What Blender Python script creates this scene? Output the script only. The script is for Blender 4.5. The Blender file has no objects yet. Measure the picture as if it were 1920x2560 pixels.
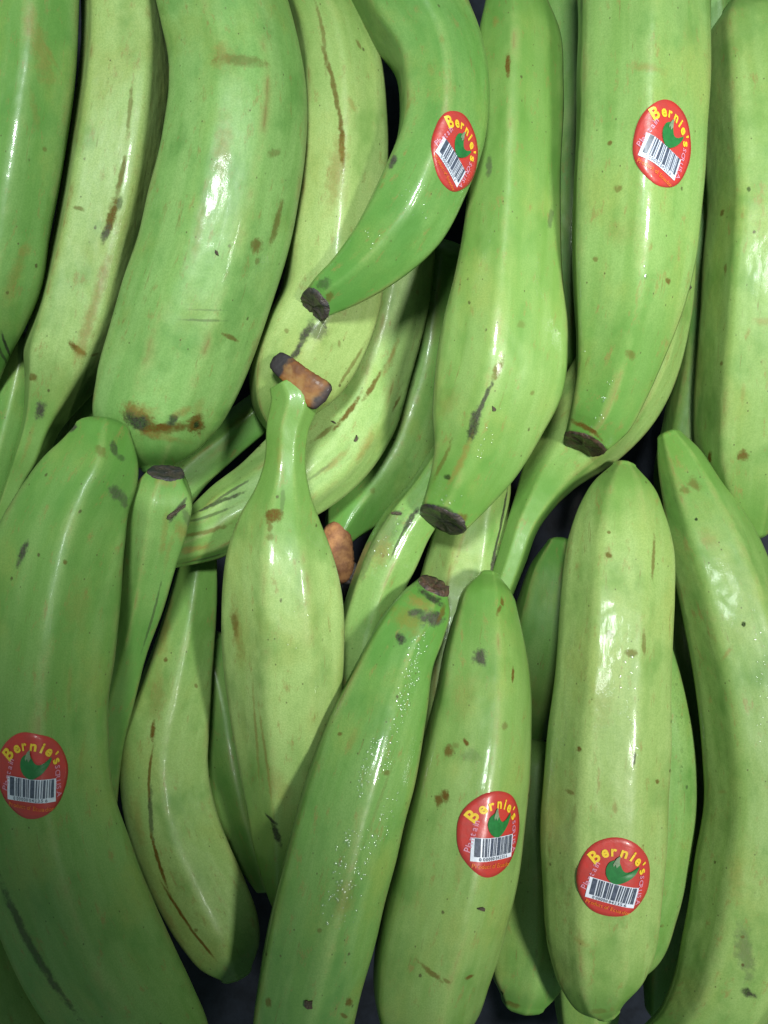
import bpy, math, random
import numpy as np
from mathutils import Vector

# ------------------------------------------------------------------ camera, world, lamps, exposure
K = 0.27 / 1659.0            # metres per traced unit at the height z = 0
HC = 2300.0                  # camera height above z = 0, traced units
CX, CY = 829.5, 1106.0
sc = bpy.context.scene
cam_d = bpy.data.cameras.new('camera'); cam = bpy.data.objects.new('camera', cam_d)
sc.collection.objects.link(cam)
cam.location = (0, 0, HC * K); cam.rotation_euler = (0, 0, 0)
cam_d.sensor_fit = 'VERTICAL'; cam_d.angle = 2 * math.atan(CY / HC)
cam_d.clip_start = 0.01; cam_d.clip_end = 20
sc.camera = cam
w = bpy.data.worlds.new('World'); sc.world = w; w.use_nodes = True
bg = w.node_tree.nodes['Background']
bg.inputs[0].default_value = (0.58, 0.84, 0.78, 1); bg.inputs[1].default_value = 0.27

def spot(name, loc, target, power, size, cone, blend, col):
    l = bpy.data.lights.new(name, 'SPOT'); o = bpy.data.objects.new(name, l); sc.collection.objects.link(o)
    l.energy = power; l.shadow_soft_size = size; l.spot_size = cone; l.spot_blend = blend; l.color = col
    o.location = loc
    o.rotation_euler = (Vector(target) - Vector(loc)).to_track_quat('-Z', 'Y').to_euler()
    return o
# shop ceiling lamps: the main one high on the right, a second one above the far side; narrow cones stand in for a shadow lower left
spot('ceiling_lamp', (0.44, 0.00, 0.82), (0.180, -0.036, 0), 45.0, 0.070, math.radians(31), 0.24, (0.98, 1.0, 0.95))
spot('ceiling_lamp', (-0.02, 0.30, 0.90), (-0.037, 0.163, 0), 48.0, 0.075, math.radians(28.5), 0.14, (0.91, 1.0, 0.98))
sc.view_settings.view_transform = 'Standard'; sc.view_settings.look = 'None'
sc.view_settings.exposure = 0.14; sc.view_settings.gamma = 1.0
sc.render.engine = 'CYCLES'
sc.cycles.max_bounces = 6
sc.cycles.use_denoising = True

# ------------------------------------------------------------------ plantains traced as left/right edge stations
# st: (xl, yl, xr, yr) from one end to the other; z: heights (start, middle, end); e: end types
# marks: (x, y, long, wide, angle, colour, strength)
P = {}
def plantain(key, label, rank, z, e, ridges, sharp, tone, wet, st, marks=(), sticker=None, group=None, part_label=None):
    P[key] = dict(key=key, label=label, rank=rank, z=z, e=e, ridges=ridges, sharp=sharp, tone=tone, wet=wet, tilt={'F': {1: .6}, 'G': {1: .42}, 'H': {1: .5}, 'O': {0: .5}, 'R': {0: .16}}.get(key, {}),
                  st=np.array(st, float), marks=list(marks), sticker=sticker)

plantain('S', 'broad shaded plantain along the left edge carrying a red sticker', 100, (100, 200, 60), ('round', 'round'),
  [8, 75, 148, 215, 290], .75, (0.3, 0.2), 0.1,
  [(165,925,285,935),(120,985,309,1000),(60,1060,292,1085),(10,1140,278,1181),(-30,1250,271,1290),(-55,1370,258,1410),(-65,1500,242,1520),
   (-62,1620,245,1620),(-50,1740,262,1730),(-30,1870,304,1850),(10,1995,350,1960),(65,2110,405,2070),(130,2195,450,2165),(200,2280,480,2250),(290,2350,480,2330)],
  [(150,925,18,10,-10,'purple',.9),(246,968,16,8,60,'dk',.6),(262,990,14,6,30,'dk',.5),(220,975,16,10,40,'br',.4),(250,1063,22,12,50,'purple',.6),(268,1080,22,10,80,'purple',.5),(48,1195,26,9,115,'purple',.9),
   (140,1215,6,6,0,'br',.6),(175,1640,70,5,100,'tan',.25),(70,2050,150,12,62,'purple',.6),(170,1310,60,30,90,'tan',.25),(150,1480,50,6,95,'tan',.3)],
  sticker=(66,1675,76,90,4))
plantain('F', 'hooked plantain with a red sticker and a dark cut tip pointing left', 98, (-60, 120, 60), ('round', 'cut'),
  [20, 88, 140, 205, 290], .8, (0.15, 0.26), 0.7,
  [(690,-120,900,-240),(738,-30,968,-110),(786,44,1012,10),(848,128,1045,109),(864,219,1055,200),(855,295,1047,310),(819,383,1012,410),
   (782,455,965,505),(735,528,880,590),(690,585,800,640),(662,615,738,672),(652,632,712,685)],
  [(848,348,16,10,110,'purple',.8),(826,400,10,5,120,'tan',.5),(880,230,26,8,110,'tan',.6),(955,85,12,6,80,'tan',.4),(930,150,18,8,70,'tan',.3),
   (700,612,14,22,45,'dk',.5),(712,640,20,10,130,'br',.5)],
  sticker=(986,329,52,84,40))
plantain('H', 'long upright plantain with a red sticker and a brown cut tip', 96, (20, 105, -70), ('round', 'cut'),
  [30, 92, 150, 225, 300], .75, (0.45, 0.28), 0.8,
  [(1240,-150,1510,-150),(1245,0,1519,0),(1243,150,1519,150),(1240,300,1514,300),(1234,425,1504,425),(1232,550,1491,545),(1237,650,1466,665),
   (1240,740,1432,760),(1239,820,1392,855),(1231,880,1352,930),(1222,932,1304,982)],
  [(1400,145,44,10,5,'tan',.5),(1318,309,5,5,0,'br',.7),(1335,408,9,7,0,'br',.5),(1287,560,6,5,0,'br',.5),(1443,607,8,7,0,'br',.7),(1363,766,14,10,30,'br',.45),
   (1345,500,30,40,90,'tan',.2),(1268,925,46,9,28,'br',.8)],
  sticker=(1439,310,66,90,26))
plantain('O', 'glistening plantain slanting up from the bottom edge with a blackened tip', 95, (-30, 110, 70), ('cut', 'round'),
  [20, 80, 145, 215, 290], .7, (0.2, 0.22), 0.95,
  [(905,1248,966,1290),(880,1268,970,1318),(835,1320,957,1375),(795,1385,934,1440),(748,1470,920,1540),(708,1550,908,1620),(680,1620,890,1710),
   (652,1715,868,1790),(628,1800,848,1880),(603,1895,826,1965),(580,1995,805,2050),(562,2095,782,2130),(549,2190,763,2210),(545,2300,740,2310),(570,2400,690,2400)],
  [(935,1335,40,20,-8,'purple',.95),(905,1300,36,24,30,'tan',.75),(880,1340,44,26,50,'olive',.8),(930,1290,40,14,35,'dk',.8),(865,1380,12,14,0,'dk',.95),(900,1322,20,9,-10,'purple',.7),
   (955,1325,30,8,100,'br',.6),(760,1600,30,10,110,'tan',.35),(735,1585,6,4,0,'br',.6),(745,1945,50,26,100,'tan',.4),(835,1670,8,6,0,'br',.5),
   (580,2165,8,10,0,'br',.6),(754,2165,12,9,60,'br',.7),(744,2195,16,4,30,'br',.6),(690,2010,6,5,0,'br',.4),(820,1730,90,5,110,'br',.15)])
plantain('N', 'stickered plantain right of the glistening slanted one with rusty specks', 92, (-80, 75, 60), ('round', 'round'),
  [10, 78, 140, 220, 300], .6, (0.55, 0.32), 0.75,
  [(1035,1240,1080,1247),(1004,1271,1104,1276),(982,1325,1120,1330),(962,1395,1135,1405),(943,1490,1146,1505),(920,1580,1148,1605),(893,1690,1142,1715),
   (868,1790,1130,1820),(846,1890,1110,1930),(820,1985,1085,2035),(806,2080,1058,2115),(810,2165,1030,2190),(835,2230,985,2260),(880,2290,940,2300)],
  [(1037,1421,19,17,60,'purple',.95),(1108,1456,18,5,88,'br',.85),(1085,1300,12,6,80,'br',.7),(1078,1318,14,6,100,'br',.65),(1110,1285,12,5,70,'purple',.7),(970,1622,12,12,0,'br',.7),(962,1720,13,11,60,'br',.9),
   (948,1730,9,12,0,'br',.75),(1007,1603,8,5,60,'br',.8),(1090,1567,9,8,0,'br',.45),(1020,1632,20,14,0,'purple',.2),(930,2100,32,6,40,'br',.6),(965,2120,10,4,40,'br',.5),
   (1015,2110,12,5,-20,'br',.75),(985,1610,8,6,0,'br',.3),(1000,1500,60,30,110,'tan',.25),(995,1860,50,10,100,'tan',.3)],
  sticker=(1071,1801,83,88,6))
plantain('L', 'pale upright plantain with a red sticker low on it', 90, (-100, 70, 40), ('round', 'round'),
  [33, 75, 118, 160, 240, 310], .8, (0.75, 0.6), 0.42,
  [(1320,1010,1372,1008),(1280,1055,1405,1045),(1246,1106,1425,1106),(1219,1181,1442,1181),(1204,1281,1445,1281),(1194,1406,1440,1406),(1182,1531,1437,1510),
   (1168,1660,1434,1656),(1160,1770,1427,1800),(1165,1900,1417,1930),(1183,2030,1398,2070),(1207,2105,1376,2125),(1240,2155,1356,2160),(1282,2185,1340,2184)],
  [(1316,1199,8,7,60,'br',.7),(1316,1150,5,4,0,'br',.6),(1318,1370,10,9,0,'br',.4),(1392,1390,30,6,90,'br',.5),(1362,1410,14,8,0,'br',.5),(1250,1619,7,6,0,'br',.8),(1420,1688,6,5,0,'br',.7),
   (1412,1200,50,6,92,'br',.55),(1174,1980,60,6,84,'br',.6),(1253,2035,20,8,30,'tan',.5),(1370,1640,16,4,95,'purple',.7),(1258,1900,28,14,70,'tan',.4),(1300,1520,60,26,95,'tan',.25),
   (1294,2185,16,8,0,'br',.3),(1240,1760,22,6,95,'br',.2),(1230,1710,12,5,20,'br',.5)],
  sticker=(1327,1901,75,83,14))
plantain('R', 'small plantain stub with a dark flat rim pointing up beside the shaded one', 86, (70, -10, -140), ('cut', 'round'),
  [30, 95, 150, 215, 300], .85, (0.25, 0.4), 0.12,
  [(318,1018,400,1026),(290,1050,420,1064),(279,1120,413,1140),(272,1200,388,1215),(262,1290,362,1300),(245,1390,325,1400),(215,1490,300,1500),
   (185,1580,275,1600),(165,1680,265,1690),(170,1800,250,1810)],
  [(385,1100,30,6,-60,'purple',.75),(395,1150,30,14,80,'tan',.6),(405,1120,24,10,80,'purple',.4),(355,1040,30,12,10,'tan',.5),(355,1150,60,8,100,'tan',.4),(365,1185,50,6,108,'tan',.35),(330,1330,90,3,110,'dk',.5)])
plantain('P', 'pale plantain with slim neck and orange cut stem in the middle', 84, (20, 70, -90), ('cut', 'round'),
  [20, 62, 100, 160, 240, 300], 0.9, (0.65, 0.95), 0.5,
  [(573,806,668,846),(584,850,688,868),(577,925,668,930),(572,1000,662,1000),(553,1060,672,1055),(520,1115,692,1115),(495,1180,716,1180),(484,1260,737,1255),
   (482,1330,746,1330),(486,1410,745,1410),(495,1510,738,1505),(513,1620,722,1610),(533,1745,700,1720),(553,1850,672,1830),(578,1935,640,1920),(600,1985,625,1980)],
  [(590,1115,16,22,80,'br',.75),(583,1140,10,6,90,'br',.5),(584,1160,8,8,0,'br',.4),(512,1360,70,16,85,'tan',.65),(508,1350,26,12,85,'br',.5),(553,1580,140,5,82,'tan',.6),(575,1640,150,5,80,'tan',.6),
   (585,1770,22,5,45,'dk',.8),(597,1800,34,8,68,'dk',.9),(605,1700,60,24,60,'tan',.3),(605,1000,10,40,0,'tan',.35),(610,1080,30,5,90,'purple',.3)])
plantain('A', 'deep green plantain cropped by the upper left edge of the photo', 82, (10, 90, -40), ('round', 'cut'),
  [25, 70, 130, 200, 290], .75, (0.2, 0.1), 0.5,
  [(-70,-150,195,-150),(-65,0,190,0),(-75,150,182,150),(-98,310,160,330),(-125,480,130,500),(-145,600,108,620),(-135,680,72,700),(-110,745,38,760),(-75,800,14,808),(-45,838,-2,840)],
  [(85,100,80,24,75,'tan',.5),(110,120,40,5,60,'tan',.35),(96,322,7,6,0,'br',.4),(75,240,40,8,80,'tan',.3),(14,750,40,4,100,'dk',.9),(8,770,50,4,95,'dk',.6),(30,600,60,14,110,'tan',.4),(55,540,16,14,0,'tan',.4)])
plantain('K', 'large plantain with a pinched tip curving down the lower right edge', 81, (-170, -30, -110), ('round', 'round'),
  [15, 70, 125, 165, 240, 310], .8, (0.55, 0.42), 0.28,
  [(1416,948,1474,940),(1413,990,1512,980),(1422,1080,1570,1060),(1444,1231,1640,1165),(1469,1356,1690,1290),(1489,1466,1730,1420),(1502,1581,1760,1560),(1506,1706,1775,1720),
   (1489,1831,1765,1880),(1465,1984,1730,2060),(1440,2095,1665,2200),(1405,2175,1570,2290),(1360,2230,1450,2340)],
  [(1500,1045,18,12,60,'br',.5),(1480,1058,12,10,0,'br',.4),(1504,1122,4,4,0,'dk',.8),(1607,1348,5,5,0,'dk',.8),(1572,1410,18,5,-50,'tan',.6),(1496,1467,8,8,0,'br',.6),(1530,1165,26,18,60,'tan',.35),
   (1617,2146,17,10,25,'dk',.8),(1604,2085,4,4,0,'br',.7),(1610,2060,60,20,80,'purple',.4),(1560,1710,12,6,0,'tan',.4),(1590,1900,60,20,90,'tan',.3),(1604,2024,5,4,0,'br',.5),(1530,1700,40,7,95,'tan',.25)])
plantain('C', 'very broad plantain in the upper left with brown scars at its blunt lower end', 80, (-10, 85, 50), ('round', 'round'),
  [15, 62, 100, 150, 220, 300], .55, (0.15, 0.75), 0.38,
  [(300,-160,560,-220),(330,-40,596,-60),(348,40,625,20),(368,130,650,115),(371,220,667,230),(355,320,664,335),(330,430,645,460),(300,540,620,580),(262,650,580,700),
   (230,760,545,790),(210,850,497,880),(210,915,462,938),(228,958,444,962),(262,994,410,990),(305,1012,372,1010)],
  [(300,905,46,24,35,'br',.7),(424,916,36,24,-60,'br',.7),(365,925,60,16,-10,'br',.6),(292,908,28,20,35,'dk',.95),(310,925,18,10,50,'dk',.8),(348,923,46,9,-6,'br',.85),(374,905,20,11,-45,'dk',.75),(420,918,24,17,-60,'br',.85),(424,918,13,9,-60,'dk',.8),(395,890,30,12,-20,'tan',.6),
   (300,885,40,16,10,'tan',.6),(430,880,26,16,-60,'tan',.4),(360,945,60,10,10,'tan',.5),(500,730,24,5,25,'br',.6),(440,692,50,3,2,'purple',.35),(450,670,40,2,2,'purple',.25),(555,530,16,14,0,'br',.6),
   (598,480,46,10,105,'br',.55),(595,330,20,9,-20,'br',.35),(480,330,90,20,95,'tan',.5),(520,130,60,12,5,'br',.4),(480,120,30,34,0,'tan',.5),(430,500,70,10,100,'tan',.4),(556,565,8,8,0,'br',.4),(648,455,16,6,90,'purple',.8)])
plantain('G', 'plantain between the two hanging stickered ones with a purple scar above its cut tip', 78, (-80, 20, -20), ('round', 'cut'),
  [25, 100, 150, 225, 300], 0.7, (0.55, 0.18), 0.55,
  [(1045,20,1180,15),(1030,90,1205,85),(1020,200,1212,200),(1012,340,1208,340),(1003,470,1204,480),(980,600,1210,610),(952,710,1220,740),(935,815,1210,840),
   (930,900,1165,930),(931,985,1116,1012),(918,1045,1072,1065),(908,1096,1007,1146)],
  [(1097,140,32,6,92,'br',.8),(1071,45,18,9,100,'tan',.6),(1056,360,26,8,95,'purple',.5),(1028,900,26,11,112,'purple',1.),(1020,932,22,14,105,'dk',.9),(1044,868,44,5,112,'purple',.9),(1076,798,26,9,115,'br',.6),
   (995,1000,70,9,112,'tan',.7),(966,1030,8,8,0,'dk',.7),(965,1105,48,10,24,'dk',.6),(1000,1118,16,12,0,'br',.6),(955,1000,60,6,105,'br',.45),(1189,470,26,8,95,'purple',.4),(1127,700,12,8,0,'br',.25),(1150,850,6,5,0,'br',.4),(970,870,40,24,100,'tan',.3)])
plantain('B', 'angular plantain between the deep green one and the very broad one', 74, (-60, 40, -120), ('round', 'round'),
  [58, 118, 165, 240, 310], .95, (0.65, 0.9), 0.25,
  [(175,-150,340,-150),(178,-40,345,-40),(180,100,360,110),(160,250,357,270),(135,400,335,430),(105,550,298,580),(72,680,262,720),(52,760,222,800),(52,835,178,852),
   (47,915,126,920),(28,985,94,995),(12,1040,60,1045),(-5,1090,40,1100),(-40,1180,0,1190),(-70,1260,-45,1262)],
  [(240,470,50,10,106,'br',.75),(228,505,20,9,110,'purple',.7),(262,380,40,7,102,'br',.6),(280,235,44,5,95,'br',.45),(258,440,14,7,100,'dk',.5),(168,755,22,8,40,'br',.95),(205,766,18,4,-20,'br',.5),(170,450,12,5,15,'br',.5),
   (86,886,20,13,110,'purple',1.),(70,815,12,9,0,'br',.6),(215,620,90,14,105,'tan',.7),(185,720,70,16,108,'tan',.7),(60,960,60,6,108,'tan',.4)])
plantain('D', 'pale plantain with a long brown ridge beneath the hooked one', 68, (-70, 0, -60), ('round', 'round'),
  [25, 82, 130, 200, 290], .85, (0.85, 0.8), 0.2,
  [(600,-75,700,-92),(610,0,748,-10),(625,60,790,50),(640,150,822,140),(640,270,838,270),(630,400,838,400),(612,530,834,535),(595,640,826,660),(545,735,792,760),(525,815,740,838),(545,880,685,900),(580,930,650,938)],
  [(697,70,90,5,82,'br',.45),(722,190,110,6,78,'br',.65),(738,310,60,7,88,'br',.85),(726,370,90,22,98,'tan',.6),(775,95,10,6,60,'br',.5),(760,225,26,7,60,'tan',.5),(662,720,44,11,118,'purple',1.),(690,715,22,20,0,'purple',.55),(700,700,16,4,60,'purple',.5),
   (640,760,24,9,125,'purple',.9),(760,790,60,5,125,'br',.5),(733,742,8,4,90,'br',.4),(620,715,6,6,0,'br',.4)])
plantain('Q', 'plantain with a long brown ridge line left of the pale middle one', 53, (-170, -110, -80), ('round', 'round'),
  [25, 80, 128, 205, 290], .85, (0.55, 0.62), 0.12,
  [(405,1120,468,1122),(385,1210,472,1206),(362,1290,474,1290),(330,1385,470,1390),(295,1475,466,1480),(262,1560,460,1556),(248,1640,457,1631),(252,1720,468,1712),(268,1795,488,1775),
   (298,1885,520,1845),(340,1970,548,1908),(388,2045,566,1970),(432,2094,562,2032),(472,2116,545,2076)],
  [(330,1580,22,7,95,'br',.85),(322,1680,80,4,92,'br',.7),(325,1760,60,6,88,'dk',.6),(342,1860,70,5,72,'br',.85),(385,1965,70,4,56,'br',.85),(435,2035,50,4,48,'br',.75),(300,1780,70,14,80,'tan',.4),(355,1350,90,16,105,'tan',.5),
   (357,1425,6,5,0,'br',.7),(424,1481,8,5,40,'br',.5),(340,1505,60,20,100,'tan',.4),(424,1966+44,5,5,0,'br',.5),(360,1980,80,12,60,'tan',.4)])
plantain('J', 'plantain standing at the upper right edge beside the stickered upright one', 64, (-200, -60, -120), ('round', 'round'),
  [20, 75, 134, 200, 280], 0.78, (0.6, 0.36), 0.2,
  [(1560,16,1680,20),(1530,60,1722,60),(1522,150,1742,150),(1527,300,1765,300),(1532,450,1775,450),(1522,600,1770,620),(1512,750,1755,780),(1507,860,1735,920),(1512,950,1715,1020),(1545,1050,1690,1100),(1590,1140,1660,1160)],
  [(1618,408,5,6,0,'dk',.6),(1560,460,9,8,0,'br',.6),(1567,580,14,6,90,'br',.5),(1606,985,18,13,60,'br',.7),(1533,990,16,8,90,'br',.8),(1605,850,22,6,95,'tan',.4),(1650,695,24,10,0,'tan',.5),(1559,785,6,5,0,'br',.5)])
plantain('I', 'pale edged plantain curling out from under the long upright stickered one', 60, (-80, -90, -230), ('round', 'round'),
  [10, 58, 110, 170, 240, 300], .85, (0.6, 0.5), 0.25,
  [(1320,420,1504,430),(1310,560,1503,570),(1290,660,1492,690),(1255,750,1462,810),(1213,820,1408,915),(1170,895,1320,1005),(1140,975,1240,1060),(1118,1050,1196,1100),(1098,1115,1160,1150),(1076,1190,1136,1215),(1055,1260,1110,1280),(1040,1330,1085,1340)],
  [(1487,612,6,18,80,'br',.5),(1402,830,10,6,0,'br',.3)])
plantain('V', 'streaked plantain curving left under the slim necked one with a wrinkled end', 65.5, (-160, -60, -40), ('round', 'round'),
  [15, 50, 85, 125, 165, 220, 300], 1.0, (0.5, 0.75), 0.15,
  [(760,470,945,480),(748,570,936,588),(725,680,918,705),(695,770,890,812),(655,860,856,930),(610,920,795,1025),(565,960,700,1105),(525,1000,610,1152),(475,1040,525,1190),(425,1088,455,1216),(375,1122,395,1226),(325,1152,340,1236),(285,1185,295,1240)],
  [(770,947,6,5,0,'dk',.5),(752,891,56,7,128,'br',.75),(806,832,50,6,120,'br',.7),(845,770,60,6,112,'tan',.8),(700,936,40,6,142,'br',.5),(857,870,24,6,115,'br',.6),(720,1000,50,10,140,'tan',.6),(790,965,50,16,120,'tan',.5),(690,1020,40,4,145,'purple',.3),
   (470,1085,70,5,-28,'dk',.7),(450,1115,60,4,-22,'dk',.5),(500,1060,50,4,-35,'purple',.6),(440,1150,60,6,-12,'br',.5),(420,1185,40,10,-5,'tan',.7),(440,1208,50,4,-5,'dk',.5)])
plantain('HH', 'bright green neck under the very broad one running down left', 54, (-190, -160, -150), ('cut', 'round'),
  [30, 95, 160, 240, 310], .8, (0.15, 0.5), 0.2,
  [(556,842,614,905),(517,871,573,939),(440,930,502,1000),(375,975,445,1055),(310,1030,390,1130),(230,1120,330,1210),(170,1230,280,1310),(130,1350,260,1400),(140,1480,230,1500)],
  [(520,905,36,14,-40,'olive',.6),(480,965,60,8,-40,'tan',.3)])
plantain('X', 'glossy grey streaked neck beside the orange stump and behind the slanted one', 52, (-130, -70, -150), ('round', 'round'),
  [25, 80, 135, 200, 290], .8, (0.4, 0.5), 0.9,
  [(945,950,1020,1020),(885,1040,965,1105),(825,1115,925,1165),(788,1180,902,1215),(757,1260,872,1275),(732,1340,850,1350),(700,1440,840,1450),(680,1550,820,1560),(690,1650,790,1650)],
  [(885,1125,36,7,122,'purple',.85),(860,1170,50,3,115,'dk',.6),(830,1150,60,30,120,'purple',.35),(825,1195,40,22,110,'tan',.6),(795,1210,50,10,110,'purple',.35),(857,1108,14,5,10,'dk',.6)])
plantain('Y', 'pale ribbed neck with a dark split along its right side', 50, (-90, -110, -160), ('round', 'round'),
  [30, 70, 112, 165, 240, 310], .9, (0.55, 0.65), 0.25,
  [(985,955,1092,990),(965,1035,1100,1058),(944,1130,1092,1130),(920,1205,1090,1195),(898,1290,1088,1280),(880,1390,1080,1380),(870,1500,1070,1500),(880,1620,1040,1620),(910,1700,1000,1700)],
  [(1088,1100,50,4,100,'dk',.9),(1075,1165,60,4,100,'dk',.95),(1066,1215,44,7,96,'purple',.9),(1000,1160,90,6,108,'tan',.4)])
plantain('W', 'green plantain ending in an orange brown cut stump beside the slim neck', 48, (-220, -210, -240), ('round', 'round'),
  [20, 85, 150, 220, 300], .7, (.25, .38), .3,
  [(880,540,1015,560),(862,660,1000,690),(825,770,1000,815),(790,865,970,935),(750,950,932,1035),(722,1028,860,1105),(708,1100,790,1160),(712,1150,755,1182)],
  [(805,1060,10,8,0,'br',.3)])
plantain('M', 'bright moist plantain showing behind the pale stickered one', 45, (-130, -90, -110), ('round', 'round'),
  [30, 90, 150, 220, 300], .6, (.25, .45), .9,
  [(1360,1330,1425,1320),(1345,1400,1446,1390),(1338,1480,1468,1470),(1335,1560,1486,1556),(1335,1660,1496,1660),(1332,1760,1495,1780),(1320,1850,1482,1870),(1300,1930,1458,1968),(1275,2010,1418,2068),(1262,2080,1345,2125)],
  [(1484,1700,4,5,0,'dk',.5),(1430,2000,6,5,0,'br',.3)])
plantain('T', 'olive green plantain in the lower left corner under the shaded one', 44, (-140, -60, -60), ('round', 'round'),
  [20, 85, 150, 220, 300], .6, (.55, .15), .1,
  [(-150,1880,30,1860),(-140,2000,90,2000),(-120,2120,150,2120),(-90,2240,190,2240),(-60,2350,150,2350)],
  [(60,2120,60,16,60,'tan',.4),(130,2190,40,12,50,'tan',.4)])
plantain('DD', 'dark green plantain glimpsed at the left edge below the deep green one', 42, (-120, -90, -140), ('round', 'round'),
  [20, 70, 130, 200, 290], .9, (.15, .15), .2,
  [(-10,740,110,750),(-30,850,80,870),(-55,960,48,985),(-85,1080,20,1100),(-110,1200,-10,1220)], [])
plantain('AA', 'blunt ended plantain at the bottom between the two lower stickered ones', 40, (-190, -120, -70), ('round', 'round'),
  [25, 85, 140, 215, 300], .75, (.40, .38), .2,
  [(1060,1640,1230,1640),(1045,1760,1240,1760),(1040,1880,1240,1880),(1045,1980,1235,1990),(1052,2070,1222,2090),(1064,2120,1206,2130),(1082,2162,1176,2166)],
  [(1084,2145,6,7,0,'dk',.8),(1107,2170,22,8,20,'br',.5)])
plantain('Z', 'dim green plantain in the gap between the two lower stickered ones', 35, (-170, -140, -220), ('round', 'round'),
  [25, 85, 140, 215, 300], .8, (.25, .15), .3,
  [(1182,1178,1242,1172),(1147,1230,1262,1225),(1122,1300,1272,1300),(1095,1420,1260,1420),(1090,1500,1230,1500),(1110,1570,1200,1570)], [])
plantain('BB', 'dim green plantain in the gap left of the pale middle one', 30, (-220, -180, -200), ('round', 'round'),
  [25, 85, 140, 215, 300], .8, (.30, .15), .2,
  [(400,1390,500,1390),(415,1500,550,1500),(435,1620,572,1620),(465,1740,592,1740),(505,1840,606,1840),(550,1915,600,1910)], [])
plantain('EE', 'dim green plantain showing between the angular neck and the shaded tip', 30, (-260, -240, -260), ('round', 'round'),
  [25, 85, 140, 215, 300], .8, (.25, .15), .2,
  [(220,700,320,760),(175,770,282,830),(130,850,235,915),(90,940,190,990),(60,1030,140,1070),(50,1110,100,1130)],
  [(150,890,60,5,118,'br',.3)])
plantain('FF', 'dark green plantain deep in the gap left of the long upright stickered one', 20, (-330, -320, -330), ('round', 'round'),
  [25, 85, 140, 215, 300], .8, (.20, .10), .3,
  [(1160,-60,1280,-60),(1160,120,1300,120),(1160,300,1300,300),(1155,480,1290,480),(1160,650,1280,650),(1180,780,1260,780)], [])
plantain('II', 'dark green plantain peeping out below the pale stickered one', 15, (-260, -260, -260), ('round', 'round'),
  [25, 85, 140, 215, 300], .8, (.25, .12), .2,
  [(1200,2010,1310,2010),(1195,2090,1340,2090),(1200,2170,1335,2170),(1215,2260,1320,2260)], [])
plantain('KK', 'dark green plantain deep in the gap left of the upper right edge one', 18, (-300, -280, -300), ('round', 'round'),  # added fruit, hides the lit floor so the gap stays dark
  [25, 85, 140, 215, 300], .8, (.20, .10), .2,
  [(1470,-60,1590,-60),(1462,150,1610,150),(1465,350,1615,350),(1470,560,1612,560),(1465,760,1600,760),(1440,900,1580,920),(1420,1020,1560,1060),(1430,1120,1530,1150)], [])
plantain('LL', 'dark green plantain deep in the gap left of the large one with the pinched tip', 17, (-330, -320, -300), ('round', 'round'),  # added below the gap to cover brightly lit floor
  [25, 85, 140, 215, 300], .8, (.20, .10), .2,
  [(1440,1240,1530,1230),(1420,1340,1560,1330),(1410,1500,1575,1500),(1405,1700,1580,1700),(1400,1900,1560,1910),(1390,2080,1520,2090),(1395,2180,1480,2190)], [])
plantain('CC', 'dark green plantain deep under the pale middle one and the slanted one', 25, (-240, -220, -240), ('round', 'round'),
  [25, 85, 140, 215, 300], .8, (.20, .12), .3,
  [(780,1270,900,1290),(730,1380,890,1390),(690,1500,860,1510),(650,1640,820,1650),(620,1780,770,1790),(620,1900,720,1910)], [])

# ------------------------------------------------------------------ smooth centre lines, then settle the pile in height
def hermite(tt, yy, t):
    tt = np.asarray(tt); yy = np.asarray(yy, float)
    d = np.gradient(yy, tt, axis=0)
    i = np.clip(np.searchsorted(tt, t, side='right') - 1, 0, len(tt) - 2)
    h = (tt[i + 1] - tt[i]); s = (t - tt[i]) / h
    if yy.ndim > 1: h = h[:, None]; s = s[:, None]
    return ((2*s**3 - 3*s**2 + 1) * yy[i] + (s**3 - 2*s**2 + s) * h * d[i] + (-2*s**3 + 3*s**2) * yy[i+1] + (s**3 - s**2) * h * d[i+1])

NS = 34
def unproject(c, hw):
    """turn a traced outline (middle, half width) into the axis and radius of the tube that shows it from the viewpoint"""
    tg = np.gradient(c, axis=0); tg /= np.maximum(np.linalg.norm(tg, axis=1), 1e-6)[:, None]
    for _ in range(6): tg[1:-1] = .5 * tg[1:-1] + .25 * (tg[:-2] + tg[2:])
    tg /= np.maximum(np.linalg.norm(tg, axis=1), 1e-6)[:, None]
    n = np.stack([-tg[:, 1], tg[:, 0]], 1); q = c - np.array([CX, CY])
    t0 = (q * n).sum(1); H = np.sqrt(HC**2 + (q * tg).sum(1)**2)
    a1, a2 = np.arctan((t0 - hw) / H), np.arctan((t0 + hw) / H); al, be = (a1 + a2) / 2, (a2 - a1) / 2
    return c + n * (H * np.tan(al) - t0)[:, None], np.sin(be) * H / np.cos(al)
for p in P.values():
    st = p['st']; c = (st[:, :2] + st[:, 2:]) / 2; lr = st[:, 2:] - st[:, :2]
    t = np.concatenate([[0], np.cumsum(np.linalg.norm(np.diff(c, axis=0), axis=1))])
    tan = np.gradient(c, t, axis=0); tan /= np.linalg.norm(tan, axis=1)[:, None]
    perp = np.stack([-tan[:, 1], tan[:, 0]], 1)
    hw = .5 * (.35 * np.linalg.norm(lr, axis=1) + .65 * np.abs((lr * perp).sum(1)))
    p['t'] = t; p['c'] = c; p['hw'] = hw
    ts = np.linspace(0, t[-1], NS); p['ts'] = ts
    p['cs'], p['hs'] = unproject(hermite(t, c, ts), np.maximum(hermite(t, hw, ts), 6))
    a, b, e = p['z']; u = ts / t[-1]
    p['zs'] = a * (1-u) * (1-2*u) + 4*b*u*(1-u) + e*u*(2*u-1) if True else None
    p['z0'] = p['zs'].copy()

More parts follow.
